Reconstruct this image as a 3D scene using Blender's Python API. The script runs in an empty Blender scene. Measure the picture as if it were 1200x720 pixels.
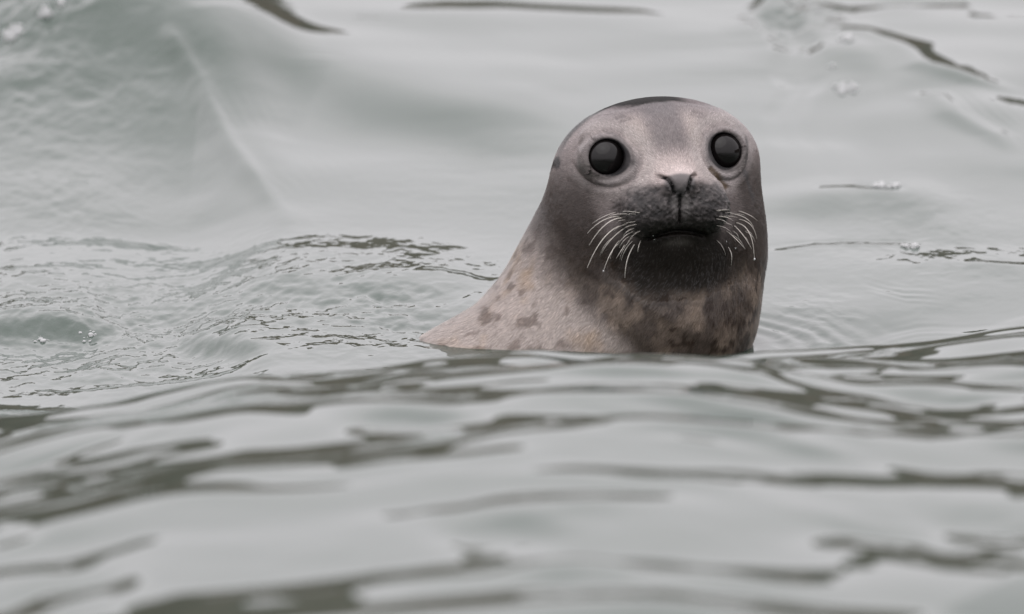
import bpy, math, random
import numpy as np
from mathutils import Vector, Matrix

# ------------------------------------------------------------------ camera, sky, sun, exposure
S = bpy.context.scene
COL = S.collection
PITCH = math.radians(8.0)
DIST = 12.0
U = 1.15 / 1200.0                      # metres per picture unit at the seal
AIM = np.array([0.0, 0.0, 0.048])
FWD = np.array([0.0, math.cos(PITCH), -math.sin(PITCH)])
UPV = np.array([0.0, math.sin(PITCH), math.cos(PITCH)])
RGT = np.array([1.0, 0.0, 0.0])
CAMPOS = AIM - DIST * FWD

cam_d = bpy.data.cameras.new("camera")
cam = bpy.data.objects.new("camera", cam_d)
COL.objects.link(cam)
cam.location = CAMPOS
cam.rotation_euler = (math.pi / 2 - PITCH, 0, 0)
cam_d.sensor_width = 36.0
cam_d.lens = 36.0 * DIST / 1.15
cam_d.clip_start = 0.5
cam_d.clip_end = 5000
cam_d.dof.use_dof = True
cam_d.dof.focus_distance = DIST + 0.13
cam_d.dof.aperture_fstop = 6.3
S.camera = cam

SUN_EL, SUN_AZ = math.radians(62), math.radians(200)     # high behind the camera's left shoulder, veiled by cloud
W = bpy.data.worlds.new("World")
S.world = W
W.use_nodes = True
nt = W.node_tree
for n in list(nt.nodes):
    nt.nodes.remove(n)
def wn(t, **k):
    n = nt.nodes.new(t)
    for a, b in k.items():
        setattr(n, a, b)
    return n
out = wn("ShaderNodeOutputWorld")
bg = wn("ShaderNodeBackground")
bg.inputs["Strength"].default_value = 0.1
sky = wn("ShaderNodeTexSky", sky_type='NISHITA', sun_disc=False)
sky.sun_elevation, sky.sun_rotation = SUN_EL, SUN_AZ
sky.dust_density = 4.0
hsv = wn("ShaderNodeHueSaturation")
hsv.inputs["Saturation"].default_value = 0.10
hsv.inputs["Value"].default_value = 1.0
tc = wn("ShaderNodeTexCoord")
mp = wn("ShaderNodeMapping")
mp.inputs["Scale"].default_value = (2.0, 2.0, 5.0)
nz = wn("ShaderNodeTexNoise")
nz.inputs["Scale"].default_value = 1.3
nz.inputs["Detail"].default_value = 4
rmp = wn("ShaderNodeValToRGB")
rmp.color_ramp.elements[0].position = 0.3
rmp.color_ramp.elements[1].position = 0.7
rmp.color_ramp.elements[0].color = (13.5, 12.95, 13.5, 1)
rmp.color_ramp.elements[1].color = (15.3, 14.6, 15.1, 1)
mix = wn("ShaderNodeMix", data_type='RGBA')
mix.inputs["Factor"].default_value = 0.8
L = nt.links.new
L(sky.outputs[0], hsv.inputs["Color"])
L(tc.outputs["Generated"], mp.inputs[0]); L(mp.outputs[0], nz.inputs[0]); L(nz.outputs[0], rmp.inputs[0])
sep = wn("ShaderNodeSeparateXYZ")
grd = wn("ShaderNodeMapRange")                     # overcast sky: dimmer at the horizon, brightest overhead
grd.inputs[3].default_value = 0.90; grd.inputs[4].default_value = 1.55
mul = wn("ShaderNodeMix", data_type='RGBA', blend_type='MULTIPLY')
mul.inputs["Factor"].default_value = 1.0
L(tc.outputs["Generated"], sep.inputs[0]); L(sep.outputs["Z"], grd.inputs[0])
L(rmp.outputs[0], mul.inputs["A"]); L(grd.outputs[0], mul.inputs["B"])
L(hsv.outputs[0], mix.inputs["A"]); L(mul.outputs["Result"], mix.inputs["B"])
L(mix.outputs["Result"], bg.inputs["Color"]); L(bg.outputs[0], out.inputs[0])

sun_d = bpy.data.lights.new("sun", 'SUN')
sun_d.energy = 0.6
sun_d.angle = math.radians(70)
sun_d.color = (1.0, 0.97, 0.93)
sun = bpy.data.objects.new("sun", sun_d)
COL.objects.link(sun)
sd = Vector((math.sin(SUN_AZ) * math.cos(SUN_EL), math.cos(SUN_AZ) * math.cos(SUN_EL), math.sin(SUN_EL)))
sun.rotation_euler = sd.to_track_quat('Z', 'Y').to_euler()
sun.location = (0, 0, 30)

S.view_settings.view_transform = 'Standard'
S.view_settings.look = 'None'
S.view_settings.exposure = 0.0
S.view_settings.gamma = 1.0
S.cycles.use_denoising = True
S.cycles.max_bounces = 6

# ------------------------------------------------------------------ helpers
def smooth(a, b, x):
    t = np.clip((x - a) / (b - a), 0, 1)
    return t * t * (3 - 2 * t)

def gauss(x, s):
    return np.exp(-(x / s) ** 2)

def _hash(ix, iy, iz, seed):
    h = (ix * 374761393 + iy * 668265263 + iz * 2147483647 + seed * 1274126177) & 0xFFFFFFFF
    h = ((h ^ (h >> 13)) * 1274126177) & 0xFFFFFFFF
    h = ((h ^ (h >> 16)) * 2246822519) & 0xFFFFFFFF
    return ((h ^ (h >> 15)) & 0xFFFFFF) / float(0xFFFFFF)

def vnoise(x, y, z=None, seed=0):
    """value noise in -1..1"""
    if z is None:
        z = np.zeros_like(x)
    ix, iy, iz = np.floor(x).astype(np.int64), np.floor(y).astype(np.int64), np.floor(z).astype(np.int64)
    fx, fy, fz = x - ix, y - iy, z - iz
    fx, fy, fz = [f * f * f * (f * (f * 6 - 15) + 10) for f in (fx, fy, fz)]
    r = 0
    for dx in (0, 1):
        wx = fx if dx else 1 - fx
        for dy in (0, 1):
            wy = fy if dy else 1 - fy
            for dz in (0, 1):
                wz = fz if dz else 1 - fz
                r = r + wx * wy * wz * _hash(ix + dx, iy + dy, iz + dz, seed)
    return r * 2 - 1

def fbm(x, y, z=None, seed=0, oct=3):
    r, a, f = 0, 1.0, 1.0
    for k in range(oct):
        r = r + a * vnoise(x * f, y * f, None if z is None else z * f, seed + 17 * k)
        a *= 0.5; f *= 2.03
    return r / 1.75

def mesh_from(name, verts, faces, mat=None, parent=None, smooth_shade=True):
    me = bpy.data.meshes.new(name)
    verts = np.asarray(verts, dtype=np.float32)
    faces = np.asarray(faces, dtype=np.int32)
    nf, k = faces.shape
    me.vertices.add(len(verts)); me.vertices.foreach_set("co", verts.ravel())
    me.loops.add(nf * k); me.loops.foreach_set("vertex_index", faces.ravel())
    me.polygons.add(nf)
    me.polygons.foreach_set("loop_start", np.arange(nf, dtype=np.int32) * k)
    me.polygons.foreach_set("loop_total", np.full(nf, k, dtype=np.int32))
    me.polygons.foreach_set("use_smooth", np.full(nf, smooth_shade))
    me.update(calc_edges=True)
    me.validate()
    ob = bpy.data.objects.new(name, me)
    if mat: me.materials.append(mat)
    COL.objects.link(ob)
    if parent: ob.parent = parent
    return ob

def attr_col(ob, name, rgb):
    a = ob.data.attributes.new(name, 'FLOAT_COLOR', 'POINT')
    c = np.ones((len(rgb), 4), dtype=np.float32); c[:, :3] = rgb
    a.data.foreach_set("color", c.ravel())
def attr_vec(ob, name, v):
    a = ob.data.attributes.new(name, 'FLOAT_VECTOR', 'POINT')
    a.data.foreach_set("vector", np.asarray(v, dtype=np.float32).ravel())
def attr_f(ob, name, v):
    a = ob.data.attributes.new(name, 'FLOAT', 'POINT')
    a.data.foreach_set("value", np.asarray(v, dtype=np.float32).ravel())

class Mat:
    def __init__(s, name):
        s.m = bpy.data.materials.new(name); s.m.use_nodes = True
        s.t = s.m.node_tree
        for n in list(s.t.nodes): s.t.nodes.remove(n)
        s.out = s.n("ShaderNodeOutputMaterial")
    def n(s, t, **k):
        n = s.t.nodes.new(t)
        for a, b in k.items():
            if a.startswith("i_"):
                n.inputs[a[2:].replace("_", " ")].default_value = b
            else:
                setattr(n, a, b)
        return n
    def l(s, a, b): s.t.links.new(a, b)

def simple_mat(name, col, rough=0.5, **kw):
    m = Mat(name)
    p = m.n("ShaderNodeBsdfPrincipled")
    p.inputs["Base Color"].default_value = (*col, 1)
    p.inputs["Roughness"].default_value = rough
    for k, v in kw.items():
        p.inputs[k.replace("_", " ")].default_value = v
    m.l(p.outputs[0], m.out.inputs[0])
    return m.m

def px2w(px, py, z=0.0):
    """the place on the level z that a point of the photograph shows"""
    px = np.asarray(px, float); py = np.asarray(py, float)
    d = FWD[None] + ((px.ravel() - 600) * U / DIST)[:, None] * RGT[None] + ((360 - py.ravel()) * U / DIST)[:, None] * UPV[None]
    t = (z - CAMPOS[2]) / d[:, 2]
    p = CAMPOS[None] + t[:, None] * d
    return p[:, 0].reshape(px.shape), p[:, 1].reshape(px.shape)

def view2w(p):
    """picture units (x right, y up from the middle of the photo, w away from the camera) to world"""
    p = np.asarray(p, float)
    return AIM + U * (p[..., 0:1] * RGT + p[..., 1:2] * UPV + p[..., 2:3] * FWD)

# ------------------------------------------------------------------ shore: the far hillside that the water mirrors
def build_hillside():
    na, nr = 360, 40
    ang = np.linspace(math.radians(-100), math.radians(100), na)
    t = np.linspace(0, 1, nr)
    A, T = np.meshgrid(ang, t, indexing='ij')
    R = 130 + 90 * T + 14 * fbm(A * 3 + 5, T * 0, seed=3)
    top = 21.0 + 2.5 * fbm(A * 9, A * 0 + 1.3, seed=5, oct=4)
    H = -1.5 + top * smooth(0, 0.75, T) ** 0.6
    H = H + (0.7 * fbm(A * 40, T * 9, seed=8, oct=4)) * smooth(0.0, 0.3, T)
    v = np.stack([R * np.sin(A), R * np.cos(A), H], -1).reshape(-1, 3)
    i = np.arange(na * nr).reshape(na, nr)
    f = np.stack([i[:-1, :-1], i[1:, :-1], i[1:, 1:], i[:-1, 1:]], -1).reshape(-1, 4)
    m = Mat("hill_earth")
    p = m.n("ShaderNodeBsdfPrincipled", i_Roughness=0.95)
    tx = m.n("ShaderNodeTexCoord")
    n1 = m.n("ShaderNodeTexNoise", i_Scale=0.12, i_Detail=6.0)
    r = m.n("ShaderNodeValToRGB")
    r.color_ramp.elements[0].color = (0.026, 0.019, 0.011, 1); r.color_ramp.elements[0].position = 0.35
    r.color_ramp.elements[1].color = (0.068, 0.048, 0.034, 1); r.color_ramp.elements[1].position = 0.65
    m.l(tx.outputs["Object"], n1.inputs[0]); m.l(n1.outputs[0], r.inputs[0]); m.l(r.outputs[0], p.inputs["Base Color"])
    m.l(p.outputs[0], m.out.inputs[0])
    o = mesh_from("hillside", v, f, m.m)
    o["kind"] = "structure"; o["label"] = "dark brown wooded hillside across the water"
build_hillside()

# ------------------------------------------------------------------ sea
rng = np.random.default_rng(11)

def graded(a, b, step, far, ratio):
    mid = np.arange(a, b + step / 2, step)
    e, s, lo = [], step, a
    while lo > far[0]:
        s *= ratio; lo -= s; e.append(lo)
    e2, s, hi = [], step, b
    while hi < far[1]:
        s *= ratio; hi += s; e2.append(hi)
    return np.concatenate([np.array(e[::-1]), mid, np.array(e2)])

def seg_dist(X, Y, xs, ys):
    """distance to a polyline, signed side (+ = far side), run along it 0..1"""
    best = np.full(X.shape, 1e9); side = np.zeros(X.shape); run = np.zeros(X.shape)
    n = len(xs) - 1
    for k in range(n):
        dx, dy = xs[k + 1] - xs[k], ys[k + 1] - ys[k]
        LL = dx * dx + dy * dy
        t = np.clip(((X - xs[k]) * dx + (Y - ys[k]) * dy) / LL, 0, 1)
        qx, qy = X - (xs[k] + t * dx), Y - (ys[k] + t * dy)
        d = np.hypot(qx, qy)
        m = d < best
        best = np.where(m, d, best)
        side = np.where(m, np.sign(dx * qy - dy * qx), side)
        run = np.where(m, (k + t) / n, run)
    return best, side, run

def waves(X, Y, lam, slope, ang, spread, n, seed, fade=None):
    """sum of n sine waves with wavelengths round lam and an r.m.s. slope"""
    r = np.random.default_rng(seed)
    z = np.zeros(X.shape)
    for _ in range(n):
        l = lam * math.exp(r.normal(0, 0.35)); k = 2 * math.pi / l
        a = ang + r.normal(0, spread); ph = r.uniform(0, 2 * math.pi)
        amp = slope * math.sqrt(2.0 / n) / k
        z += amp * np.sin(k * (X * math.cos(a) + Y * math.sin(a)) + ph)
    return z

def tilt(X, Y, x0, y0, rx, sy, k, SY=None, warp=None, ang=0.0):
    """a lens of water whose surface leans away from the camera by slope k; height returns to 0 round it"""
    SY = SY or sy * 3.2
    c, s = math.cos(ang), math.sin(ang)
    dx, dy = X - x0, Y - y0
    u, t = dx * c + dy * s, -dx * s + dy * c
    if warp is not None: t = t + warp
    er = lambda q: np.tanh(1.2025 * q)            # close to erf(q)
    q = math.sqrt(2)
    h = -k * sy * math.sqrt(math.pi / 2) * (er(t / (q * sy)) - er(t / (q * SY)))
    return h * np.exp(-(np.abs(u) / rx) ** 3)

def crest_line():
    """the swell in front of the seal: plan position and height of its crest"""
    cx = np.array([-700, -200, 0, 120, 250, 400, 490, 570, 640, 760, 900, 1000, 1060, 1120, 1200, 1350, 1900.])
    cy = np.array([490, 488, 482, 458, 435, 431, 420, 413, 410, 412, 420, 414, 405, 396, 382, 374, 370.])
    yy = np.array([-.8, -.8, -.85, -.9, -.95, -.95, -.95, -.95, -.95, -.93, -.85, -.62, -.45, -.35, -.25, -.2, -.15])
    xs, zs = [], []
    for px, py, y in zip(cx, cy, yy):
        d = FWD + (px - 600) * U / DIST * RGT + (360 - py) * U / DIST * UPV
        k = (y - CAMPOS[1]) / d[1]
        p = CAMPOS + k * d
        xs.append(p[0]); zs.append(p[2])
    xf = np.linspace(xs[0], xs[-1], 400)
    sm = lambda v: np.convolve(np.pad(np.interp(xf, xs, v), 8, mode='edge'), np.ones(17) / 17, 'valid')
    return xf, sm(yy), sm(zs)
CREST_X, CREST_Y, CREST_Z = crest_line()

def build_sea():
    gx = graded(-0.80, 0.80, 0.0018, (-700, 700), 1.10)
    gy = graded(-3.0, 4.3, 0.0066, (-25, 900), 1.10)
    X, Y = np.meshgrid(gx, gy, indexing='ij')
    near = smooth(6, 1.2, np.abs(X)) * smooth(9, 4.3, Y) * smooth(-5.5, -3.2, Y)
    PX = np.clip(X, -3, 3); PY = np.clip(Y, -4, 8)
    # --- swell
    z = np.zeros(X.shape)
    z += 0.9 * waves(X, Y, 3.2, 0.010, 1.9, 0.5, 8, 1)
    z *= 1.0
    far = 1 - near
    z += far * waves(X, Y, 2.2, 0.035, 1.4, 0.7, 14, 2) * smooth(120, 10, np.hypot(X, Y))
    # broad face of the swell behind the seal: leans to the camera
    z += near * 0.022 * np.interp(Y, [0.2, 0.6, 2.6, 3.3, 9], [0, .2, 1.3, 1.5, 1.5])
    z += 0.020 * np.log1p(np.exp((Y - 0.3) / 0.35)) * 0.35 * smooth(7, 3.6, Y) * near
    # --- foreground swell whose crest hides the seal's waterline
    yc = np.interp(PX, CREST_X, CREST_Y)
    zc = np.interp(PX, CREST_X, CREST_Z)
    t = Y - yc
    rise = smooth(0.42, 0.0, t) ** 1.3
    z = z * (1 - 0.6 * rise * near) + near * (zc * rise - 0.006 * gauss(t - 0.55, 0.2))
    wrp = 0.05 * fbm(X * 3.1, Y * 2.3, seed=21)
    wr2 = fbm(X * 9, Y * 6, seed=23)
    fg = smooth(0.05, -0.25, t) * near
    bgm = (1 - smooth(0.05, -0.25, t)) * near
    z += near * 0.066 * np.interp(-t, [0.03, 0.55, 2.5, 9], [0, 0.86, 3.1, 3.1])

    ks = np.arange(8.6, 20.0, 0.012)
    def hit(px, py):
        """where the surface as built so far is seen at these points of the photograph"""
        ox, oy = [], []
        for a_, b_ in zip(np.atleast_1d(px), np.atleast_1d(py)):
            d = FWD + (a_ - 600) * U / DIST * RGT + (360 - b_) * U / DIST * UPV
            P = CAMPOS + ks[:, None] * d
            i = np.clip(np.searchsorted(gx, P[:, 0]) - 1, 0, len(gx) - 2); j = np.clip(np.searchsorted(gy, P[:, 1]) - 1, 0, len(gy) - 2)
            k = int(np.argmax(P[:, 2] < z[i, j]))
            ox.append(P[k, 0]); oy.append(P[k, 1])
        return np.array(ox), np.array(oy)

    yb = hit([500.] * 4, [508., 545., 610., 645.])[1]                 # the calm stretch between the two rough ones
    calm = smooth(yb[0], yb[1], Y + wrp) * smooth(yb[3], yb[2], Y + wrp)
    z -= near * 0.062 * np.interp(-Y, -yb, [0, .12, .62, .66]) * (yb[0] - yb[3]) / 0.75
    # --- faces: bands of water that lean to the camera, following a line
    for pts, wpx, k, *fr_ in FACES:
        xs, ys = hit([p[0] for p in pts], [p[1] for p in pts])
        o = np.argsort(xs); xs, ys = xs[o], ys[o]
        y_l = np.interp(PX, xs, ys)
        ln = (xs[-1] - xs[0]) * (fr_[0] if fr_ else 0.30)
        ends = smooth(xs[0] - 0.02, xs[0] + ln, X + 0.6 * wrp) * smooth(xs[-1] + 0.02, xs[-1] - ln, X + 0.6 * wrp)
        z += near * ends * tilt(X * 0, Y - y_l + 0.5 * wrp, 0, 0, 1, wpx * U / 0.13, -k, SY=wpx * U / 0.13 * 8.0)
    # --- the near lip of the swell leans away in two places and mirrors the hillside
    for xa, xb, k in ((0.03, 0.29, 0.13), (-0.34, -0.07, 0.09), (-0.62, -0.36, 0.06)):
        win = smooth(xa, xa + 0.07, X + wrp) * smooth(xb, xb - 0.07, X + wrp)
        z += near * win * tilt(X * 0, t + 0.14 + 0.8 * wrp + 0.03 * wr2, 0, 0, 1, 0.055, k, SY=0.45)
    # --- broad shapes: px, py, rx, ry(px), height
    for (px, py, rx, ry, h, a) in HUMPS:
        x0, y0 = hit(px, py)
        c, s = math.cos(a), math.sin(a)
        dx, dy = X - x0[0], (Y - y0[0]) * 0.14
        u, v = dx * c + dy * s, -dx * s + dy * c
        z += near * h * np.exp(-(u / (rx * U)) ** 2 - (v / (ry * U)) ** 2)
    # --- dark lenses (mirror the hillside): px, py, half width px, half height px, slope
    for (px, py, rw, rh, k, a) in FG_LENSES:
        x0, y0 = hit(px, py)
        z += near * tilt(X, Y, x0[0], y0[0], rw * U, rh * U / 0.15, (1.7 * k if k > 0 else k), warp=1.4 * wrp * (rh / 8.0) + 0.028 * wr2, ang=a)
    # --- thin dark crests in the middle distance
    for pts, wpx, k in CRESTS:
        xs, ys = hit([p[0] for p in pts], [p[1] for p in pts])
        o = np.argsort(xs); xs, ys = xs[o], ys[o]
        y_l = np.interp(PX, xs, ys)
        ends = smooth(xs[0] - 0.02, xs[0] + 0.05, X) * smooth(xs[-1] + 0.02, xs[-1] - 0.05, X)
        sy = wpx * U / 0.14
        tt = Y - y_l + 0.6 * wrp + 0.030 * vnoise(X * 13, Y * 3, seed=52) + 0.012 * wr2
        mod = (0.55 + 1.3 * vnoise(X * 15, Y * 3, seed=51)).clip(0, 1.5)
        z += near * ends * gauss(tt, 3.5 * sy) * 0.00034 * np.sin(2 * math.pi * (tt + 0.3 * wrp) / 0.036) * (0.3 + 1.2 * vnoise(X * 11 + 5, Y * 4, seed=53)).clip(0, 1.2)
        z += near * ends * tilt(X * 0, tt, 0, 0, 1, sy, 1.5 * k * mod)
    # --- ridge lines (bright lines with small capillary waves on their front)
    for pts, sig, h, ncap in RIDGES:
        xs, ys = hit([p[0] for p in pts], [p[1] for p in pts])
        d, sd_, run = seg_dist(X, Y, xs, ys)
        e = smooth(0, 0.12, run) * smooth(1, 0.62, run)
        dd = d * sd_ + 0.15 * wrp
        z += near * e * h * np.exp(-(dd / sig) ** 2)
        if ncap:
            lam = 0.016
            z += near * e * np.where(dd * ncap > 0, 1, 0) * 0.00030 * (0.4 + 0.9 * vnoise(X * 9, Y * 4, seed=57)).clip(0, 1) * np.sin(2 * math.pi * (d + 0.012 * wr2) / lam) * np.exp(-(d / (lam * 4.0))) * smooth(0, lam, d)
    # --- choppy patches
    n1 = fbm(X * 15 + 3 * wrp * 9, Y * 8, seed=61, oct=4)
    n2 = 1 - np.abs(fbm(X * 30 + 20 * wrp, Y * 14 + 10 * wrp, seed=65, oct=3)) * 2
    chop = np.zeros(X.shape)
    for (px, py, rx, ry, w_) in CHOP:
        x0, y0 = hit(px, py)
        x1, y1 = hit(px, max(py - ry, -60))
        chop = np.maximum(chop, w_ * np.exp(-(np.abs(X - x0[0]) / (rx * U)) ** 2 - (np.abs(Y - y0[0]) / (abs(y1[0] - y0[0]) + 0.05)) ** 2))
    chop *= near * smooth(0.02, 0.10, t)
    z += chop * (0.0036 * n1 + 0.0022 * n2)
    # --- random ripples, stronger in the foreground
    fg = fg * (1 - 0.72 * calm)
    fg = fg * (1 + 0.35 * smooth(-0.75, -0.35, t))
    z += fg * waves(X + wrp, Y + 0.6 * wrp, 0.50, 0.044, 1.5, 0.8, 22, 31)
    z += fg * waves(X + 2 * wrp, Y + wrp, 0.27, 0.050, 1.5, 0.8, 26, 32)
    z += fg * waves(X + wrp, Y, 0.095, 0.044, 1.45, 0.6, 18, 33) * (0.5 + 0.9 * vnoise(X * 5, Y * 3, seed=35)).clip(0, 1)
    z += bgm * waves(X + wrp, Y + wrp, 0.9, 0.015, 1.2, 0.6, 12, 41)
    z += bgm * waves(X + wrp, Y + wrp, 0.34, 0.014, 1.3, 0.8, 16, 42) * (0.7 + 0.7 * vnoise(X * 2.2, Y * 1.1, seed=43)).clip(0.1, 1.3)
    z += bgm * waves(X + wrp, Y + wrp, 0.075, 0.010, 1.2, 0.6, 20, 45) * (-0.25 + 1.1 * vnoise(X * 3.2 + 9, Y * 1.4, seed=46)).clip(0, 1)
    # --- rings where the neck leaves the water
    rx0, ry0 = 0.172, 0.05
    rr = np.hypot(X - rx0, (Y - ry0) * 0.8)
    z -= near * 0.016 * gauss(np.hypot(X - 0.20, Y - 0.05), 0.20) * smooth(0.03, 0.25, t)
    z += bgm * (0.0007 + 0.0005 * wr2) * np.sin(2 * math.pi * (rr + 0.35 * wrp + 0.010 * wr2) / 0.030) * gauss(rr - 0.165, 0.075) * smooth(0.02, 0.10, X - rx0) * smooth(0.04, 0.10, t)
    v = np.stack([X, Y, z], -1).reshape(-1, 3)
    n_x, n_y = X.shape
    i = np.arange(n_x * n_y, dtype=np.int32).reshape(n_x, n_y)
    f = np.stack([i[:-1, :-1], i[1:, :-1], i[1:, 1:], i[:-1, 1:]], -1).reshape(-1, 4)
    m = Mat("sea_water")
    p = m.n("ShaderNodeBsdfPrincipled", i_Roughness=0.012, i_IOR=1.333)
    p.inputs["Base Color"].default_value = (0.033, 0.055, 0.041, 1)
    at = m.n("ShaderNodeAttribute", attribute_name="chop")
    tx = m.n("ShaderNodeTexCoord")
    mpn = m.n("ShaderNodeMapping"); mpn.inputs["Scale"].default_value = (1.0, 0.40, 1.0)
    b1 = m.n("ShaderNodeTexNoise", i_Scale=42.0, i_Detail=3.0, i_Roughness=0.55)
    bm = m.n("ShaderNodeBump", i_Distance=0.004)
    ml = m.n("ShaderNodeMath", operation='MULTIPLY_ADD'); ml.inputs[1].default_value = 0.5; ml.inputs[2].default_value = 0.015
    m.l(tx.outputs["Object"], mpn.inputs[0]); m.l(mpn.outputs[0], b1.inputs[0])
    m.l(b1.outputs[0], bm.inputs["Height"]); m.l(at.outputs["Fac"], ml.inputs[0]); m.l(ml.outputs[0], bm.inputs["Strength"])
    m.l(bm.outputs[0], p.inputs["Normal"]); m.l(p.outputs[0], m.out.inputs[0])
    o = mesh_from("sea", v, f, m.m)
    attr_f(o, "chop", chop.ravel())
    o["kind"] = "structure"; o["label"] = "rippled grey green sea"
    return gx, gy, z

FG_LENSES = [
    (720, 455, 130, 6, -0.07, 0.0), (590, 412, 70, 4, -0.08, 0.2), (475, 487, 75, 6, -0.07, 0.0), (1030, 445, 130, 12, -0.05, 0.0), (270, 453, 120, 4, -0.06, 0.3),
    (900, 612, 240, 14, -0.03, 0.0),
    # px, py, half width, half height, slope, angle
    (180, 447, 130, 3, 0.07, 0.45), (430, 433, 190, 4, 0.08, 0.0), (150, 478, 190, 9, 0.12, 0.30), (350, 466, 70, 7, 0.07, 0.0),
    (450, 458, 70, 7, 0.06, 0.0), (20, 513, 45, 6, 0.07, 0.2), (775, 419, 140, 6, 0.15, 0.0), (690, 446, 60, 3, 0.06, 0.2), (470, 498, 50, 5, 0.07, -0.3),
    (237, 528, 40, 4, 0.07, 0.0), (400, 530, 90, 4, 0.06, 0.0), (510, 540, 70, 4, 0.07, 0.0), (760, 490, 170, 12, 0.12, 0.0),
    (830, 452, 70, 4, 0.06, -0.2), (850, 525, 70, 3, 0.06, 0.0), (1090, 515, 120, 13, 0.12, 0.0), (940, 510, 60, 8, 0.07, 0.0),
    (1045, 476, 45, 6, 0.07, -0.6), (1150, 400, 90, 4, 0.08, 0.2), (1170, 430, 60, 4, 0.07, 0.0),
    (765, 557, 100, 5, 0.07, 0.0), (650, 590, 130, 6, 0.08, 0.0), (1120, 555, 120, 7, 0.07, 0.0), (20, 630, 25, 4, 0.06, 0.0),
    (30, 668, 70, 8, 0.09, 0.0), (100, 690, 40, 9, 0.12, 0.0), (310, 693, 110, 10, 0.12, 0.0), (520, 672, 90, 8, 0.08, 0.2),
    (640, 652, 50, 10, 0.09, 0.3), (780, 660, 150, 8, 0.12, 0.0), (1120, 664, 120, 11, 0.12, 0.1), (1180, 645, 50, 8, 0.08, 0.2),
    (640, 700, 110, 7, 0.08, 0.0), (850, 704, 150, 6, 0.08, 0.0), (40, 712, 70, 6, 0.08, 0.0),
]
CRESTS = [
    ([(365, 326), (410, 318), (480, 315), (540, 321), (590, 330)], 2.4, 0.042),
    ([(1020, 392), (1075, 384), (1140, 381), (1210, 372)], 3.0, 0.070),
    ([(902, 226), (940, 221), (1000, 220), (1060, 226)], 2.2, 0.10),
    ([(902, 294), (960, 292), (1030, 290), (1075, 287)], 2.0, 0.10),
    ([(1010, 340), (1060, 350), (1115, 352)], 2.4, 0.10),
    ([(905, 212), (960, 208)], 2.0, 0.05),
    ([(1130, 318), (1210, 318)], 2.2, 0.10),
    ([(520, 55), (590, 61)], 2.4, 0.10),
    ([(395, 20), (520, 28)], 2.2, 0.07),
    ([(345, 66), (400, 74)], 2.4, 0.08),
    ([(185, 24), (300, 18), (370, 10)], 3.0, 0.04),
    ([(80, 4), (380, 4)], 4.5, 0.14),
    ([(960, 6), (1250, 8)], 4.5, 0.14),
]
FACES = [
    ([(190, 40), (300, 80), (420, 118), (560, 150), (700, 160)], 20, 0.115),
    ([(300, 10), (420, 20), (620, 45)], 12, 0.05),
    ([(-160, 120), (120, 120), (230, 150), (345, 225)], 36, 0.15, 0.24),
    ([(-120, 45), (60, 45), (190, 60), (330, 130)], 18, 0.22),
    ([(-40, 389), (40, 388), (130, 392)], 6, 0.24),
    ([(215, 406), (250, 404), (310, 408)], 5, 0.24),
    ([(200, 350), (400, 352), (540, 380), (700, 400)], 14, 0.075),
    ([(-120, 350), (120, 350), (330, 375)], 20, 0.05),
    ([(900, 25), (935, 22)], 10, 0.16),
    ([(930, 120), (1030, 100), (1130, 130), (1230, 170)], 18, 0.05),
    ([(860, 60), (960, 75), (1040, 100)], 14, 0.05),
    ([(900, 255), (1010, 240), (1120, 265)], 14, 0.045),
    ([(420, 345), (560, 345)], 10, 0.05),
]
RIDGES = [
    ([(188, 28), (205, 60), (230, 95), (255, 140), (275, 175), (300, 208), (330, 245), (345, 290)], 0.014, 0.0065, 1),
    ([(990, 30), (1050, 55), (1085, 80), (1140, 95), (1210, 112)], 0.030, 0.007, 1),
    ([(1085, 105), (1120, 135), (1165, 160), (1185, 185)], 0.022, 0.005, 1),
]
HUMPS = [
    # px, py, rx, ry, height, angle in the photo
    (330, 60, 260, 55, 0.008, -0.30),
    (90, 120, 200, 110, 0.030, 0.0),
    (1100, 150, 170, 60, 0.020, -0.2),
    (1040, 250, 150, 40, 0.010, 0.0),
]
CHOP = [
    (40, 90, 190, 110, 0.8), (20, 20, 130, 40, 1.6), (180, 385, 330, 55, 1.0), (430, 375, 110, 50, 1.1), (60, 230, 140, 60, 0.45),
    (940, 20, 60, 22, 1.2), (950, 370, 60, 26, 0.5), (1080, 300, 150, 60, 0.28), (560, 240, 200, 60, 0.08), (110, 425, 220, 26, 0.8),
]
SEA = build_sea()

def sea_z(x, y):
    gx, gy, z = SEA
    i = np.clip(np.searchsorted(gx, x) - 1, 0, len(gx) - 2); j = np.clip(np.searchsorted(gy, y) - 1, 0, len(gy) - 2)
    return float(z[i, j])

# ------------------------------------------------------------------ seal: the shape as a distance field
YAW, ROLL = math.radians(12.0), math.radians(3.3)
EYE_MID = np.array([181.0, 179.0, 0.0])        # picture units from the middle of the photo
cyw, syw, crl, srl = math.cos(YAW), math.sin(YAW), math.cos(ROLL), math.sin(ROLL)
RY = np.array([[cyw, 0, -syw], [0, 1, 0], [syw, 0, cyw]])
RR = np.array([[crl, -srl, 0], [srl, crl, 0], [0, 0, 1]])
RH = RR @ RY                                    # head frame -> view frame

def to_head(p): return (p - EYE_MID) @ RH       # inverse of an orthonormal matrix from the right
def from_head(q): return q @ RH.T + EYE_MID

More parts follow.
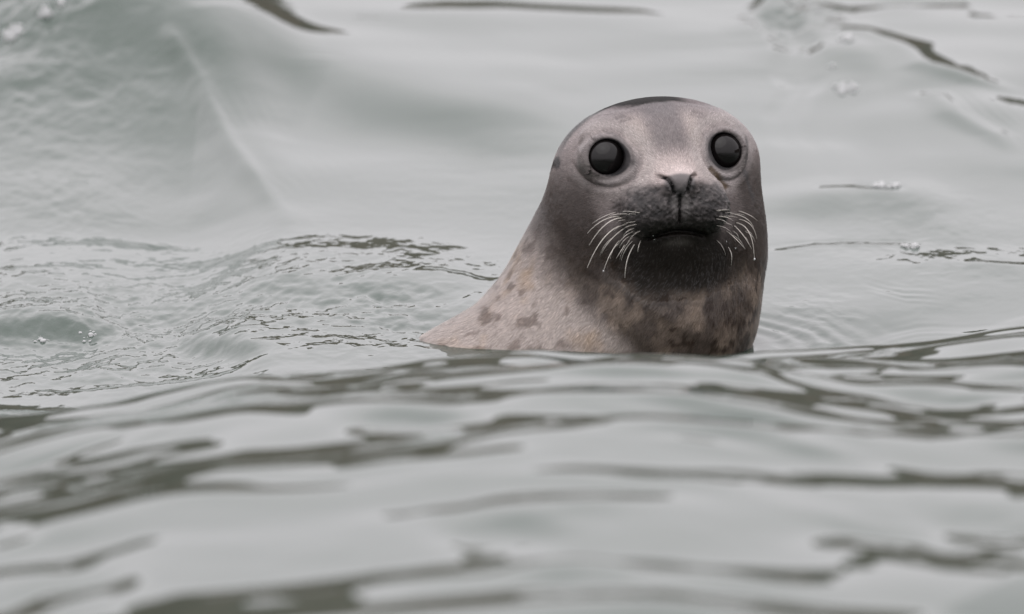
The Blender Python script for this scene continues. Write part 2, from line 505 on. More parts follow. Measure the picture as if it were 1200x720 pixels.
def ell(q, c, r):
    d = q - np.array(c, float); r = np.array(r, float)
    k = np.linalg.norm(d / r, axis=-1) + 1e-9
    k2 = np.linalg.norm(d / (r * r), axis=-1) + 1e-9
    return k * (k - 1) / k2
def caps(p, a, b, ra, rb):
    a, b = np.array(a, float), np.array(b, float)
    ab = b - a
    t = np.clip(((p - a) @ ab) / (ab @ ab), 0, 1)
    return np.linalg.norm(p - a - t[..., None] * ab, axis=-1) - (ra + (rb - ra) * t)
def smin(a, b, k):
    h = np.clip(0.5 + 0.5 * (b - a) / k, 0, 1)
    return b + (a - b) * h - k * h * (1 - h)
def smax(a, b, k): return -smin(-a, -b, k)

def poly_d(x, y, pts):
    best = np.full(x.shape, 1e9)
    for (x0, y0), (x1, y1) in zip(pts[:-1], pts[1:]):
        dx, dy = x1 - x0, y1 - y0
        t = np.clip(((x - x0) * dx + (y - y0) * dy) / (dx * dx + dy * dy), 0, 1)
        best = np.minimum(best, np.hypot(x - x0 - t * dx, y - y0 - t * dy))
    return best

EYE_C = np.array([70.0, 0.0, 19.5]); EYE_R = 25.0
NOSTRIL = [(21, -26.5), (14, -29.5), (10, -37), (8, -47)]
def mouth_y(ax): return -91.0 - 0.0060 * ax * ax
MOUTH_W = 40.0

def sdf(p):
    q = to_head(p)
    m = q.copy(); m[..., 0] = np.abs(q[..., 0])         # the head is the same on both sides
    x, y, w = m[..., 0], m[..., 1], m[..., 2]
    d = ell(q, (10, -10, 92), (120, 80, 108))
    d = smin(d, ell(q, (0, -70, 72), (116, 84, 96)), 40)               # cheeks and jowls
    d = smin(d, ell(q, (0, -14, 12), (44, 46, 46)), 30)                # bridge
    d = smin(d, ell(q, (0, -42, -14), (50, 36, 42)), 26)               # muzzle
    d = smin(d, ell(m, (28, -66, -31), (37, 31, 31)), 15)              # whisker pads
    d = smin(d, ell(q, (0, -36, -50), (24, 16, 20)), 9)                # nose
    d = smin(d, ell(q, (0, -104, 8), (38, 25, 36)), 20)               # lower jaw
    d = smin(d, ell(m, (60, 27, 36), (28, 12, 22)), 22)                # brow
    # eye sockets with a raised lid round the ball
    e = np.linalg.norm(m - EYE_C, axis=-1)
    ax_e = np.array([0.10, 0.06, -1.0]); ax_e /= np.linalg.norm(ax_e)
    dv = m - EYE_C; along = dv @ ax_e
    rad = np.linalg.norm(dv - along[..., None] * ax_e, axis=-1)
    d = smin(d, e - 29.0, 9)                                            # soft lids
    d = smax(d, -(np.hypot(rad, np.minimum(along - 6, 0)) - 20.8), 4)   # opening
    # mouth, philtrum, nostrils
    front = smooth(20, -10, w)
    d = d + front * 5.0 * gauss(y - mouth_y(x), 3.0) * smooth(MOUTH_W, MOUTH_W - 12, x)
    d = d + front * 3.0 * gauss(x, 2.4) * smooth(-86, -78, y) * smooth(-44, -50, y)
    d = d + front * 7.0 * gauss(poly_d(x, y, NOSTRIL), 2.1)
    # neck and body
    n = caps(p, (185, 66, 112), (172, 2, 104), 117, 119)
    n = smin(n, caps(p, (168, 6, 104), (92, -120, 112), 119, 50), 16)
    n = smin(n, caps(p, (146, 112, 130), (84, -30, 150), 104, 116), 40)
    d = smin(d, n, 34)
    b = caps(p, (90, -48, 140), (-40, -158, 160), 120, 133)
    b = smin(b, caps(p, (-40, -158, 160), (-330, -305, 300), 133, 150), 30)
    d = smin(d, b, 20)
    d = smin(d, caps(p, (120, -170, 150), (60, -330, 260), 110, 150), 40)
    return d

def grad(p, e=0.6):
    g = np.empty_like(p)
    for k in range(3):
        o = np.zeros(3); o[k] = e
        g[..., k] = (sdf(p + o) - sdf(p - o)) / (2 * e)
    return g
def project(p, n=3):
    for _ in range(n):
        g = grad(p); d = sdf(p)
        p = p - (np.clip(d, -6, 6) / (np.sum(g * g, -1) + 1e-4))[..., None] * g
    return p

def surface_nets(lo, hi, h):
    ax = [np.arange(lo[k], hi[k] + h, h) for k in range(3)]
    G = np.stack(np.meshgrid(*ax, indexing='ij'), -1)
    V = np.concatenate([sdf(G[i]).reshape(1, *G.shape[1:3]) for i in range(G.shape[0])], 0)
    V[0] = V[-1] = 1; V[:, 0] = V[:, -1] = 1; V[:, :, 0] = V[:, :, -1] = 1
    nx, ny, nz = V.shape
    inside = V < 0
    cnt = np.zeros((nx - 1, ny - 1, nz - 1), int)
    for a in (0, 1):
        for b in (0, 1):
            for c in (0, 1):
                cnt += inside[a:nx - 1 + a, b:ny - 1 + b, c:nz - 1 + c]
    act = (cnt > 0) & (cnt < 8)
    idx = np.full(act.shape, -1, np.int64)
    ci = np.argwhere(act)
    idx[act] = np.arange(len(ci))
    acc = np.zeros((len(ci), 3)); num = np.zeros(len(ci))
    offs = [(a, b, c) for a in (0, 1) for b in (0, 1) for c in (0, 1)]
    for o in offs:
        for k in range(3):
            if o[k]: continue
            o2 = list(o); o2[k] = 1
            A = ci + np.array(o); B = ci + np.array(o2)
            va, vb = V[A[:, 0], A[:, 1], A[:, 2]], V[B[:, 0], B[:, 1], B[:, 2]]
            s = (va < 0) != (vb < 0)
            t = np.where(s, va / np.where(s, va - vb, 1), 0)
            acc += np.where(s[:, None], A + t[:, None] * (B - A), 0); num += s
    verts = np.array(lo) + h * acc / num[:, None]
    quads = []
    for k in range(3):
        u, v_ = (k + 1) % 3, (k + 2) % 3
        sl0 = [slice(1, -1)] * 3; sl0[k] = slice(0, -1)
        sl1 = [slice(1, -1)] * 3; sl1[k] = slice(1, None)
        s0, s1 = inside[tuple(sl0)], inside[tuple(sl1)]
        for flip in (0, 1):
            e = np.argwhere((s0 & ~s1) if not flip else (~s0 & s1))
            base = e.copy(); base[:, u] += 1; base[:, v_] += 1
            du = np.zeros(3, int); du[u] = 1
            dv = np.zeros(3, int); dv[v_] = 1
            c = [base - du - dv, base - dv, base, base - du]
            qd = np.stack([idx[k_[:, 0], k_[:, 1], k_[:, 2]] for k_ in c], -1)
            quads.append(qd if not flip else qd[:, ::-1])
    return verts, np.concatenate(quads)

def subdivide(v, f):
    nf, nv = len(f), len(v)
    e = np.stack([f, np.roll(f, -1, 1)], -1).reshape(-1, 2)
    key = np.sort(e, 1); key = key[:, 0] * nv + key[:, 1]
    uq, inv = np.unique(key, return_inverse=True)
    a, b = uq // nv, uq % nv
    ev = (v[a] + v[b]) / 2
    fv = v[f].mean(1)
    ei = inv.reshape(nf, 4) + nv
    fi = np.arange(nf) + nv + len(uq)
    out_f = np.concatenate([np.stack([f[:, k], ei[:, k], fi, ei[:, (k - 1) % 4]], -1) for k in range(4)])
    return np.concatenate([v, ev, fv]), out_f

def lin(r, g, b):
    c = np.array([r, g, b]) / 255.0
    return np.where(c <= 0.04045, c / 12.92, ((c + 0.055) / 1.055) ** 2.4)
def mixc(c, rgb, m): return c + (np.array(rgb) - c) * m[:, None]

def seal_paint(p):
    """pelt colours (own markings, plus painted shade under the chin and a lit lip), wetness and lie of the hair"""
    q = to_head(p)
    x, y, w = q[:, 0], q[:, 1], q[:, 2]
    ax = np.abs(x)
    X, Y = p[:, 0], p[:, 1]
    n1 = fbm(q[:, 0] / 34, q[:, 1] / 34, q[:, 2] / 34, seed=71)
    n2 = fbm(q[:, 0] / 11, q[:, 1] / 11, q[:, 2] / 11, seed=75)
    n3 = fbm(q[:, 0] / 4, q[:, 1] / 4, q[:, 2] / 4, seed=79)
    n4 = 0.7 * vnoise(q[:, 0] / 4.6 + n2, q[:, 1] / 3.8 + n3 * 0.5, q[:, 2] / 5, seed=83) + 0.5 * vnoise(q[:, 0] / 2.3, q[:, 1] / 2.0, q[:, 2] / 2.5, seed=84)
    c = np.tile(np.array([0.265, 0.225, 0.218]), (len(p), 1))
    c *= (1 + 0.12 * n1 + 0.10 * n2)[:, None]
    # paler pinkish muzzle bridge and cheeks under the eyes
    c = mixc(c, (0.64, 0.545, 0.52), 0.8 * gauss(x, 75) * gauss(y + 18, 26) * smooth(30, -10, w))
    # grey patch between the brows, pale at its sides
    side = gauss(ax - 32 - 3 * n2, 11) * gauss(y - 26 - 6 * n2, 22) * smooth(70, 20, w)
    c = mixc(c, (0.42, 0.365, 0.335), 0.75 * side)
    c = mixc(c, (0.135, 0.120, 0.126), 0.6 * smooth(40, 58, y + 5 * n2))
    patch = smooth(29, 12, ax + 5 * n2) * smooth(-10, 14, y + 6 * n2) * smooth(90, 52, y)
    c = mixc(c, (0.115, 0.105, 0.108), 0.62 * patch)
    # dark back of the head
    c = mixc(c, (0.022, 0.021, 0.020), smooth(72, 88, w + 6 * n2) * smooth(-10, 40, y))
    c = mixc(c, (0.022, 0.021, 0.020), smooth(38, 54, w + 9 * n2) * smooth(54, 63, y + 3 * n2) * smooth(56, 30, np.abs(x + 4)))
    ring = gauss(np.sqrt((ax - 67) ** 2 + (y + 2) ** 2) - 40 + 2 * n2, 8) * smooth(60, 20, w)
    c = mixc(c, (0.40, 0.365, 0.35), 0.5 * ring)
    # dark rim of the eyes and grey skin round them
    de = np.sqrt((ax - 69) ** 2 + (y - 0) ** 2)
    c = mixc(c, (0.16, 0.15, 0.15), 0.7 * smooth(36, 25, de + 4 * n2 + 0.15 * y) * smooth(60, 20, w))
    c = mixc(c, (0.012, 0.011, 0.012), smooth(24.0, 21.6, de) * smooth(60, 20, w))
    c = mixc(c, (0.34, 0.31, 0.30), 0.6 * gauss(de - 27.5, 1.8) * smooth(6, -8, y) * smooth(60, 20, w))
    c = mixc(c, (0.05, 0.045, 0.045), 0.8 * gauss(ax - 45, 7) * gauss(y + 8, 7) * smooth(60, 10, w))
    # muzzle: dark whisker pads, dark mouth and chin
    fr = smooth(35, 0, w)
    pad = smooth(1.22, 0.80, np.sqrt(((ax - 29) / 40) ** 2 + ((y + 66) / 31) ** 2) + 0.14 * n2) * fr
    pc = 0.014 * smooth(-92, -50, y) + 0.006 + 0.06 * smooth(0.35, 0.8, n4) * smooth(-100, -60, y)
    pad_c = np.stack([pc, 0.96 * pc, 0.98 * pc], -1)
    c = c + (pad_c - c) * (0.95 * pad * (0.94 - 0.22 * n4 * smooth(-95, -60, y)).clip(0, 1))[:, None]
    phil = smooth(13, 7, ax) * smooth(-90, -82, y) * smooth(-42, -50, y) * fr
    c = mixc(c, (0.17, 0.158, 0.154), 0.85 * phil)
    nose = smooth(1.15, 0.85, np.sqrt((ax / (12 + 0.45 * (y + 50).clip(0, 25))) ** 2 + ((y + 37) / 13) ** 2)) * fr
    c = mixc(c, (0.085, 0.080, 0.082), 0.85 * nose)
    c = mixc(c, (0.010, 0.009, 0.009), smooth(2.8, 1.0, poly_d(ax, y, NOSTRIL)) * fr)
    c = mixc(c, (0.012, 0.010, 0.010), smooth(5.0, 1.5, np.abs(y - mouth_y(ax))) * smooth(MOUTH_W + 2, MOUTH_W - 8, ax) * fr)
    c = mixc(c, (0.020, 0.018, 0.018), smooth(2.4, 1.0, ax) * smooth(-86, -80, y) * smooth(-44, -50, y) * fr)
    # browner flank of the head, wet dark
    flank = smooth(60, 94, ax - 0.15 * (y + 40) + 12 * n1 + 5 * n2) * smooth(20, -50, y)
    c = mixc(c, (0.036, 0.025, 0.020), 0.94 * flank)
    # neck: brown, mottled with rusty spots
    neck = smooth(-95, -150, y + 14 * n1 + 6 * n2)
    nk = 0.5 + 0.5 * fbm(p[:, 0] / 30, p[:, 1] / 40, p[:, 2] / 30, seed=93)
    c = mixc(c, (0.082, 0.061, 0.047), 0.92 * neck)
    c = mixc(c, (0.29, 0.225, 0.175), 0.85 * neck * smooth(-120, -160, y) * smooth(0.38, 0.66, nk))
    spots = smooth(0.08, 0.30, fbm(p[:, 0] / 10 + 0.5 * n2, p[:, 1] / 8 + 0.4 * n3, p[:, 2] / 10, seed=91, oct=4)) * smooth(-95, -130, y)
    c = mixc(c, (0.030, 0.016, 0.009), 0.88 * spots)
    chin = smooth(1.45, 0.75, np.sqrt(((x - 4) / 74) ** 2 + ((y + 124) / 42) ** 2) + 0.22 * n1 + 0.08 * n2) * smooth(70, 20, w)  # dark wet fur and under-chin shade, both put into the colour
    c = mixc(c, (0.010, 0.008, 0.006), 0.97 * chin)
    lip = gauss(y + 104 + 0.004 * x * x, 4) * smooth(24, 8, ax) * fr  # lower lip painted lighter, as if it caught the light
    c = mixc(c, (0.085, 0.082, 0.07), 0.35 * lip)
    # paler shoulder left of the fold that runs from (665,310) to (750,408)
    fold_x = 62 + np.where(Y < 50, (50 - Y) * 0.84, (50 - Y) * 0.42) + 9 * n1 + 5 * n2
    sh = smooth(14, -24 - 0.5 * (Y + 40).clip(0, 90), X - fold_x) * smooth(150, 60, Y)
    c2 = np.tile(np.array([0.50, 0.435, 0.40]), (len(p), 1)) * (1 + 0.14 * n1 + 0.08 * n2)[:, None]
    tan = smooth(0.0, 0.5, fbm(p[:, 0] / 42 + 3, p[:, 1] / 36, p[:, 2] / 42, seed=97))
    c2 = mixc(c2, (0.46, 0.34, 0.235), 0.75 * tan)
    sp2 = smooth(0.16, 0.42, fbm(p[:, 0] / 15, p[:, 1] / 13, p[:, 2] / 17, seed=99, oct=2))
    c2 = mixc(c2, (0.13, 0.090, 0.070), 0.65 * sp2)
    c = c + (c2 - c) * sh[:, None]
    line = gauss(X - fold_x - 10, 9) * smooth(70, 40, Y)
    c = mixc(c, (0.09, 0.07, 0.055), 0.45 * line)
    # scar below the inner corner of the viewer's right eye; brow spots; ear holes
    sc_d = poly_d(x, y, [(45, -20), (56, -31), (66, -42)])
    c = mixc(c, (0.10, 0.065, 0.035), 0.9 * smooth(4.2, 1.0, sc_d + 1.3 * n3) * fr)
    bd = np.minimum(poly_d(ax, y, [(36, 44), (48, 40)]), poly_d(ax, y, [(40, 47), (50, 45)]))
    c = mixc(c, (0.07, 0.06, 0.06), 0.5 * smooth(2.2, 0.6, bd + 1.6 * n3) * smooth(70, 30, w))
    ear = np.sqrt(((ax - 112 + 0.12 * y) / 1.8) ** 2 + ((y - 1) / 8) ** 2) + 0.25 * n2
    c = mixc(c, (0.02, 0.018, 0.017), smooth(1.6, 0.8, ear) * (x < 0))
    wl = np.abs(x - (100 + 5 * np.sin(y / 14))) 
    c = mixc(c, (0.05, 0.045, 0.045), 0.85 * (x > 0) * smooth(4, 1.2, wl + 2.5 * n2) * smooth(22, 10, y) * smooth(-72, -50, y))
    # lie of the hair: out from the nose on the head, down the shoulder on the body
    s = np.sqrt(x * x + (y + 38) ** 2 + 0.6 * (w + 40) ** 2)
    phi = np.arctan2(y + 38 + 1e-6, x)
    flow_h = np.stack([s * 0.055, np.cos(phi) * 38 * (1 + s / 250), np.sin(phi) * 38 * (1 + s / 250)], -1)
    al = X * 0.75 + Y * 0.66
    ac = -X * 0.66 + Y * 0.75
    flow_b = np.stack([al * 0.055 * 1.0, ac * 0.42, p[:, 2] * 0.42], -1)
    wv = smooth(-105, -135, y)
    wv = np.maximum(wv, sh)
    flow = np.where(wv[:, None] > 0.5, flow_b, flow_h)
    cap = smooth(40, 50, w) * smooth(54, 60, y)
    wet = np.clip(-1.2 * cap + 0.25 * pad - 0.65 * chin * (1 - pad) + 0.9 * nose + 0.0, -1.3, 1)
    seal_paint.hairw = wv
    c = 0.80 * c
    return np.clip(c, 0.004, 1), flow, wet, pad, n4

def build_seal():
    root = bpy.data.objects.new("seal", None)
    COL.objects.link(root)
    root.location = view2w(np.array([175.0, -55.0, 118.0]))
    root.empty_display_size = 0.1
    root["label"] = "wet grey brown spotted seal with big black eyes raising its head from the sea"
    root["category"] = "seal"
    v, f = surface_nets((-470, -300, -90), (330, 270, 620), 6.0)
    v = project(v, 3)
    for k in range(2):
        v, f = subdivide(v, f)
        v = project(v, 2 - k)
    # bumpy follicles on the whisker pads and faint skin relief
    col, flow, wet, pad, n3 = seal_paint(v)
    hairw = seal_paint.hairw
    g = grad(v); g /= np.linalg.norm(g, axis=-1)[:, None]
    q = to_head(v)
    rows = np.sin(q[:, 1] / 8.2 * 2 * math.pi + 0.9 * np.sin(q[:, 0] / 9)) * np.sin((np.abs(q[:, 0]) + 0.35 * q[:, 1]) / 8.6 * 2 * math.pi)
    disp = pad * (0.45 * rows + 1.5 * n3) + 0.25 * fbm(q[:, 0] / 7, q[:, 1] / 7, q[:, 2] / 7, seed=111)
    ax, y = np.abs(q[:, 0]), q[:, 1]
    bd = np.minimum(poly_d(ax, y, [(36, 44), (48, 40)]), poly_d(ax, y, [(40, 47), (50, 45)]))
    disp -= 0.8 * gauss(bd, 1.8) * (q[:, 2] < 40)
    sc_d = poly_d(q[:, 0], y, [(45, -20), (56, -31), (66, -42)])
    disp -= 2.2 * gauss(sc_d, 2.6) * (q[:, 2] < 40)
    de = np.sqrt((ax - 69) ** 2 + (y + 2) ** 2)
    disp += (q[:, 2] < 50) * (1.6 * gauss(de - 28.5, 3.0) + 1.0 * gauss(de - 39, 4.0) * smooth(8, -10, y))
    disp -= (q[:, 2] < 50) * (1.6 * gauss(de - 33, 1.8) * smooth(4, -10, y) + 0.8 * gauss(de - 31, 1.6) * smooth(0, 14, y))
    v2 = v + g * disp[:, None]
    m = Mat("seal_pelt")
    p = m.n("ShaderNodeBsdfPrincipled")
    ca = m.n("ShaderNodeAttribute", attribute_name="pelt")
    fa = m.n("ShaderNodeAttribute", attribute_name="hair_lie")
    wa = m.n("ShaderNodeAttribute", attribute_name="wet")
    ns = m.n("ShaderNodeTexNoise", i_Scale=1.0, i_Detail=3.0, i_Roughness=0.6)
    ns2 = m.n("ShaderNodeTexNoise", i_Scale=2.6, i_Detail=2.0)
    m.l(fa.outputs["Vector"], ns.inputs[0]); m.l(fa.outputs["Vector"], ns2.inputs[0])
    mr = m.n("ShaderNodeMapRange"); mr.inputs[1].default_value = 0.3; mr.inputs[2].default_value = 0.7; mr.inputs[3].default_value = 0.72; mr.inputs[4].default_value = 1.25
    m.l(ns.outputs[0], mr.inputs[0])
    mx = m.n("ShaderNodeMix", data_type='RGBA', blend_type='MULTIPLY'); mx.inputs["Factor"].default_value = 1.0
    m.l(ca.outputs["Color"], mx.inputs["A"]); m.l(mr.outputs[0], mx.inputs["B"])
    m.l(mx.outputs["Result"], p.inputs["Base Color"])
    bm = m.n("ShaderNodeBump", i_Strength=0.35, i_Distance=0.0012)
    ad = m.n("ShaderNodeMath", operation='ADD'); m.l(ns.outputs[0], ad.inputs[0]); m.l(ns2.outputs[0], ad.inputs[1])
    m.l(ad.outputs[0], bm.inputs["Height"]); m.l(bm.outputs[0], p.inputs["Normal"])
    rr = m.n("ShaderNodeMapRange"); rr.inputs[3].default_value = 0.42; rr.inputs[4].default_value = 0.26
    m.l(wa.outputs["Fac"], rr.inputs[0]); m.l(rr.outputs[0], p.inputs["Roughness"])
    p.inputs["IOR"].default_value = 1.40
    rr.clamp = False
    sr = m.n("ShaderNodeMapRange"); sr.inputs[3].default_value = 0.30; sr.inputs[4].default_value = 0.5; sr.clamp = False
    m.l(wa.outputs["Fac"], sr.inputs[0]); m.l(sr.outputs[0], p.inputs["Specular IOR Level"])
    m.l(p.outputs[0], m.out.inputs[0])
    inv = Matrix.Translation(-Vector(root.location))
    wv = view2w(v2) - np.array(root.location)
    body = mesh_from("body", wv, f, m.m, root)
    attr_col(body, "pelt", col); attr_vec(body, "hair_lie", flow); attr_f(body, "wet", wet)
    # short wet hair lying along the pelt
    r = np.random.default_rng(5)
    tri = v2[f]
    fc = tri.mean(1)
    fn = np.cross(tri[:, 2] - tri[:, 0], tri[:, 3] - tri[:, 1])
    ar = np.linalg.norm(fn, axis=1) / 2; fn /= (2 * ar[:, None] + 1e-9)
    fn *= np.sign((fn * g[f].mean(1)).sum(1))[:, None]
    wz = view2w(fc)[:, 2]
    okf = (fn[:, 2] < 0.35) & (wz > -0.01)
    qf = to_head(fc); axf = np.abs(qf[:, 0]); yf = qf[:, 1]
    nosef = (np.sqrt((axf / 22) ** 2 + ((yf + 37) / 15) ** 2) < 1) & (qf[:, 2] < 0)
    eyef = (np.sqrt((axf - 69) ** 2 + yf ** 2) < 27) & (qf[:, 2] < 60)
    mouthf = (np.abs(yf - mouth_y(axf)) < 4) & (axf < MOUTH_W) & (qf[:, 2] < 20)
    capf = (qf[:, 2] > 42) & (yf > 52)
    chf = (wet[f].mean(1) < -0.25)
    pr = ar * okf * np.where(chf, 0.08, 1.0) * np.where(pad[f].mean(1) > 0.4, 0.25, 1.0) * ~(capf | nosef | eyef | mouthf)
    n_h = 190000
    pick = r.choice(len(f), n_h, p=pr / pr.sum())
    uv = r.uniform(0, 1, (n_h, 2))
    t4 = tri[pick]
    root_p = ((1 - uv[:, :1]) * (1 - uv[:, 1:]) * t4[:, 0] + uv[:, :1] * (1 - uv[:, 1:]) * t4[:, 1] + uv[:, :1] * uv[:, 1:] * t4[:, 2] + (1 - uv[:, :1]) * uv[:, 1:] * t4[:, 3])
    nn = fn[pick]
    cf = col[f].mean(1)[pick]; hw = hairw[f].mean(1)[pick]; pd_ = pad[f].mean(1)[pick]
    qh = to_head(root_p)
    dh = (qh - np.array([0, -34.0, -70.0])); dh /= np.linalg.norm(dh, axis=1)[:, None]
    dh = dh @ RH.T
    db = np.tile(np.array([-0.55, -0.80, 0.2]), (n_h, 1))
    dirn = dh * (1 - hw[:, None]) + db * hw[:, None]
    cl = fbm(root_p[:, 0] / 7, root_p[:, 1] / 7, root_p[:, 2] / 7, seed=131)          # wet hair clumps
    dirn = dirn + 0.55 * cl[:, None] * np.cross(nn, dirn) + r.normal(0, 0.10, (n_h, 3))
    dirn -= (dirn * nn).sum(1)[:, None] * nn
    dirn /= np.linalg.norm(dirn, axis=1)[:, None] + 1e-9
    sd_ = np.cross(nn, dirn)
    ln = (4.2 + 3.0 * hw - 1.8 * pd_) * r.uniform(0.6, 1.25, n_h)
    lift = r.uniform(0.06, 0.24, n_h)
    wd = r.uniform(0.22, 0.42, n_h)
    a_ = root_p - sd_ * wd[:, None] - nn * 0.15
    b_ = root_p + sd_ * wd[:, None] - nn * 0.15
    c_ = root_p + (dirn * ln[:, None] + nn * (ln * lift)[:, None])
    hv = np.stack([a_, b_, c_], 1).reshape(-1, 3)
    hc = np.repeat(np.clip(cf * (1.08 * np.exp(r.normal(0, 0.24, n_h)))[:, None], 0.004, 1), 3, 0)
    hm = Mat("seal_hair")
    p = hm.n("ShaderNodeBsdfPrincipled", i_Roughness=0.30)
    p.inputs["Specular IOR Level"].default_value = 0.40
    ha = hm.n("ShaderNodeAttribute", attribute_name="pelt")
    hm.l(ha.outputs["Color"], p.inputs["Base Color"]); hm.l(p.outputs[0], hm.out.inputs[0])
    fur = mesh_from("fur", view2w(hv) - np.array(root.location), np.arange(n_h * 3).reshape(-1, 3), hm.m, root, smooth_shade=False)
    attr_col(fur, "pelt", hc)
    fur["kind"] = "stuff"
    # eyes
    em = Mat("eye_black")
    p = em.n("ShaderNodeBsdfPrincipled", i_Roughness=0.0, i_IOR=1.37)
    p.inputs["Base Color"].default_value = (0.006, 0.005, 0.005, 1)
    em.l(p.outputs[0], em.out.inputs[0])
    for sx in (-1, 1):
        nu, nv = 48, 32
        th = np.linspace(0, math.pi, nv); ph = np.linspace(0, 2 * math.pi, nu, endpoint=False)
        T, P = np.meshgrid(th, ph, indexing='ij')
        r = EYE_R + 0.0 * T
        e = np.stack([np.sin(T) * np.cos(P), np.sin(T) * np.sin(P), np.cos(T)], -1) * r[..., None]
        c = EYE_C.copy(); c[0] *= sx
        pts = view2w(from_head(e.reshape(-1, 3) + c)) - np.array(root.location)
        i = np.arange(nu * nv).reshape(nv, nu)
        fq = np.stack([i[:-1], i[1:], np.roll(i[1:], -1, 1), np.roll(i[:-1], -1, 1)], -1).reshape(-1, 4)
        mesh_from("eye", pts, fq, em.m, root)
    # whiskers
    wm = simple_mat("whisker", (0.72, 0.68, 0.62), 0.3)
    def surf_w(X, Y):
        ws = np.arange(-95, 120, 1.5)
        pp = np.stack([np.full(ws.shape, X), np.full(ws.shape, Y), ws], -1)
        d = sdf(pp); k = np.argmax(d < 0)
        return ws[k]
    W_ = [
        ([(726, 254), (706, 259), (688, 274)], .8), ([(729, 256), (709, 264), (690, 288)], .9), ([(727, 265), (706, 281), (688, 314)], 1.1),
        ([(731, 268), (715, 282), (705, 297)], .9), ([(724, 286), (715, 298), (707, 318)], .9), ([(732, 287), (727, 295), (722, 303)], .8),
        ([(744, 286), (735, 304), (732, 326)], .9), ([(751, 282), (748, 289), (747, 296)], .8), ([(722, 249), (708, 254), (694, 262)], .6),
        ([(865, 247), (878, 252), (888, 259)], .7), ([(860, 251), (874, 256), (883, 266)], .8), ([(862, 261), (878, 273), (884, 304)], 1.0),
        ([(860, 264), (871, 276), (881, 292)], .9), ([(853, 272), (863, 281), (873, 292)], .9), ([(853, 289), (857, 298), (857, 311)], .7),
        ([(866, 257), (880, 264), (887, 280)], .7),
    ]
    rw = random.Random(4)
    for side, (bx, by), (tx, ty) in ((-1, (738, 262), (-1, -0.55)), (1, (853, 260), (1, -0.55))):
        for k in range(16):
            x0 = bx + rw.uniform(-16, 24) * -side * -1; y0 = by + rw.uniform(-14, 24)
            an = -0.15 + 1.15 * (y0 - by + 14) / 38 + rw.uniform(-0.12, 0.12); ln = rw.uniform(10, 28) * (1.0 if side < 0 else 0.75)
            dx, dy = side * math.cos(an), math.sin(an)
            W_.append(([(x0, y0), (x0 + dx * ln * .55, y0 + dy * ln * .45), (x0 + dx * ln * .9, y0 + dy * ln + 2)], rw.uniform(.35, .6)))
    tips = []
    for pts, rad in W_:
        a = [(px - 600, 360 - py) for px, py in pts]
        w0 = surf_w(*a[0]) + 2
        P0 = np.array([*a[0], w0]); P2 = np.array([*a[2], w0 - 12.0]); Pm = np.array([*a[1], w0 - 16.0])
        P1 = 2 * Pm - 0.5 * (P0 + P2)
        n = 14
        t = np.linspace(0, 1, n)[:, None]
        c = (1 - t) ** 2 * P0 + 2 * t * (1 - t) * P1 + t * t * P2
        tang = np.gradient(c, axis=0); tang /= np.linalg.norm(tang, axis=1)[:, None]
        s1 = np.cross(tang, np.array([0, 0, 1.0])); s1 /= np.linalg.norm(s1, axis=1)[:, None]
        s2 = np.cross(tang, s1)
        k = 5
        an = np.arange(k) * 2 * math.pi / k
        r = rad * 0.66 * (1 - 0.72 * t[:, 0])
        ring = c[:, None] + r[:, None, None] * (np.cos(an)[None, :, None] * s1[:, None] + np.sin(an)[None, :, None] * s2[:, None])
        i = np.arange(n * k).reshape(n, k)
        fq = np.stack([i[:-1], np.roll(i[:-1], -1, 1), np.roll(i[1:], -1, 1), i[1:]], -1).reshape(-1, 4)
        mesh_from("whisker", view2w(ring.reshape(-1, 3)) - np.array(root.location), fq, wm, root)
        tips.append(c[-1])
    # drops of water hanging on the whiskers and muzzle
    dm = simple_mat("water_drop", (0.9, 0.92, 0.92), 0.03, Transmission_Weight=0.85, IOR=1.333)
    drops = [(tips[4], 1.1), (tips[11], 1.2)]
    for px, py in ((862, 291), (767, 281), (765, 276), (851, 283)):
        drops.append((np.array([px - 600, 360 - py, surf_w(px - 600, 360 - py) - 0.6]), 1.1))
    for c, r in drops:
        nu, nv = 10, 8
        T, P = np.meshgrid(np.linspace(0, math.pi, nv), np.linspace(0, 2 * math.pi, nu, endpoint=False), indexing='ij')
        e = np.stack([np.sin(T) * np.cos(P), np.cos(T) * 1.25, np.sin(T) * np.sin(P)], -1) * r
        i = np.arange(nu * nv).reshape(nv, nu)
        fq = np.stack([i[:-1], np.roll(i[:-1], -1, 1), np.roll(i[1:], -1, 1), i[1:]], -1).reshape(-1, 4)
        mesh_from("water_drop", view2w(e.reshape(-1, 3) + c) - np.array(root.location), fq, dm, root)
build_seal()

# ------------------------------------------------------------------ foam
def ray_hit(px, py):
    d = FWD + (px - 600) * U / DIST * RGT + (360 - py) * U / DIST * UPV
    for k in np.arange(9.0, 18.0, 0.004):
        p = CAMPOS + k * d
        if p[2] < sea_z(p[0], p[1]):
            return p
    return p

FOAM = simple_mat("foam", (0.55, 0.56, 0.56), 0.18, Transmission_Weight=0.25, IOR=1.2)
_ib = bpy.data.meshes.new("ball")
import bmesh
_bm = bmesh.new(); bmesh.ops.create_icosphere(_bm, subdivisions=2, radius=1.0)
BALL_V = np.array([v.co[:] for v in _bm.verts]); BALL_F = np.array([[v.index for v in f.verts] for f in _bm.faces]); _bm.free()
bpy.data.meshes.remove(_ib)

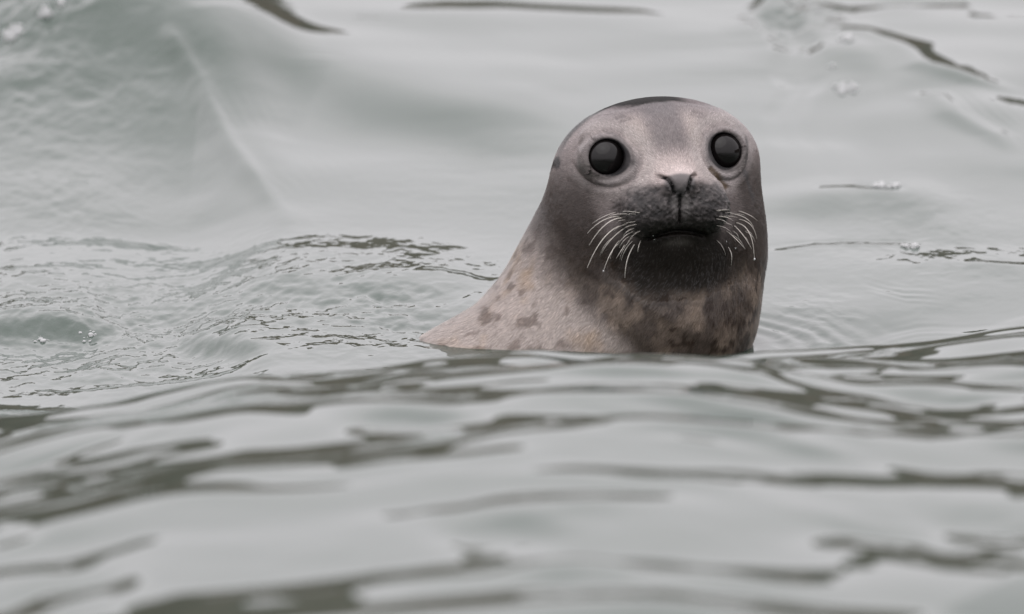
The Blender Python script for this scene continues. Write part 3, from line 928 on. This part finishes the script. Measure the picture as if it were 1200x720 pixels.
def build_foam(name, px, py, wpx, hpx, n, seed, label, cat, tall=0.0, big=1.0):
    r = np.random.default_rng(seed)
    c = ray_hit(px, py)
    V, F, k = [], [], 0
    sc = np.linalg.norm(c - CAMPOS) / DIST * U
    for i in range(n):
        a, q = r.uniform(0, 2 * math.pi), math.sqrt(r.uniform(0, 1))
        x = c[0] + 0.5 * wpx * sc * q * math.cos(a)
        y = c[1] + 0.5 * hpx * sc / 0.15 * q * math.sin(a) * (0.35 if tall else 0.8)
        rad = (0.0008 + 0.0030 * r.uniform(0, 1) ** 3) * (1.3 - 0.6 * q) * big
        z = sea_z(x, y) + 0.25 * rad + tall * sc * (1 - q) * r.uniform(0, 1)
        st = np.array([1, 1, 0.8 if not tall else r.uniform(0.9, 1.8)])
        V.append(BALL_V * rad * st + np.array([x, y, z])); F.append(BALL_F + k); k += len(BALL_V)
    o = mesh_from(name, np.concatenate(V) - c, np.concatenate(F), FOAM)
    o.location = c
    o["label"] = label; o["category"] = cat; o["group"] = "bits of foam floating on the sea"

build_foam("foam_patch", 992, 104, 28, 15, 60, 1, "largest white clump of foam bubbles on the open water right of the seal's head", "foam", big=1.5)
build_foam("foam_patch", 992, 46, 20, 10, 34, 2, "white foam clump straight above the largest one, near the top of the picture", "foam", big=1.5)
build_foam("foam_patch", 975, 80, 9, 6, 8, 3, "tiny speck of foam between the two white clumps at upper right", "foam", big=1.5)
build_foam("foam_patch", 1040, 219, 32, 8, 40, 4, "thin strip of foam on the wavelet level with the seal's nose", "foam", big=1.5)
build_foam("foam_patch", 1067, 290, 20, 5, 26, 5, "thin strip of foam level with the seal's chin, on the right", "foam", big=1.5)
build_foam("foam_patch", 101, 394, 22, 9, 26, 6, "cluster of clear bubbles beside the green wavelet at the left edge", "foam")
build_foam("foam_patch", 48, 399, 20, 5, 18, 7, "flat white foam at the foot of the green wavelet at the left edge", "foam")
build_foam("water_splash", 53, 18, 12, 16, 40, 8, "upright white splash on the breaking wave at the top left corner", "splash", 16, 1.5)
build_foam("foam_patch", 16, 42, 26, 20, 50, 9, "white foam on the breaking wave below the splash, at the left edge", "foam", 4, 1.4)
build_foam("foam_patch", 70, 6, 12, 8, 16, 10, "small foam flecks right of the splash on the breaking wave", "foam", 4, 1.4)
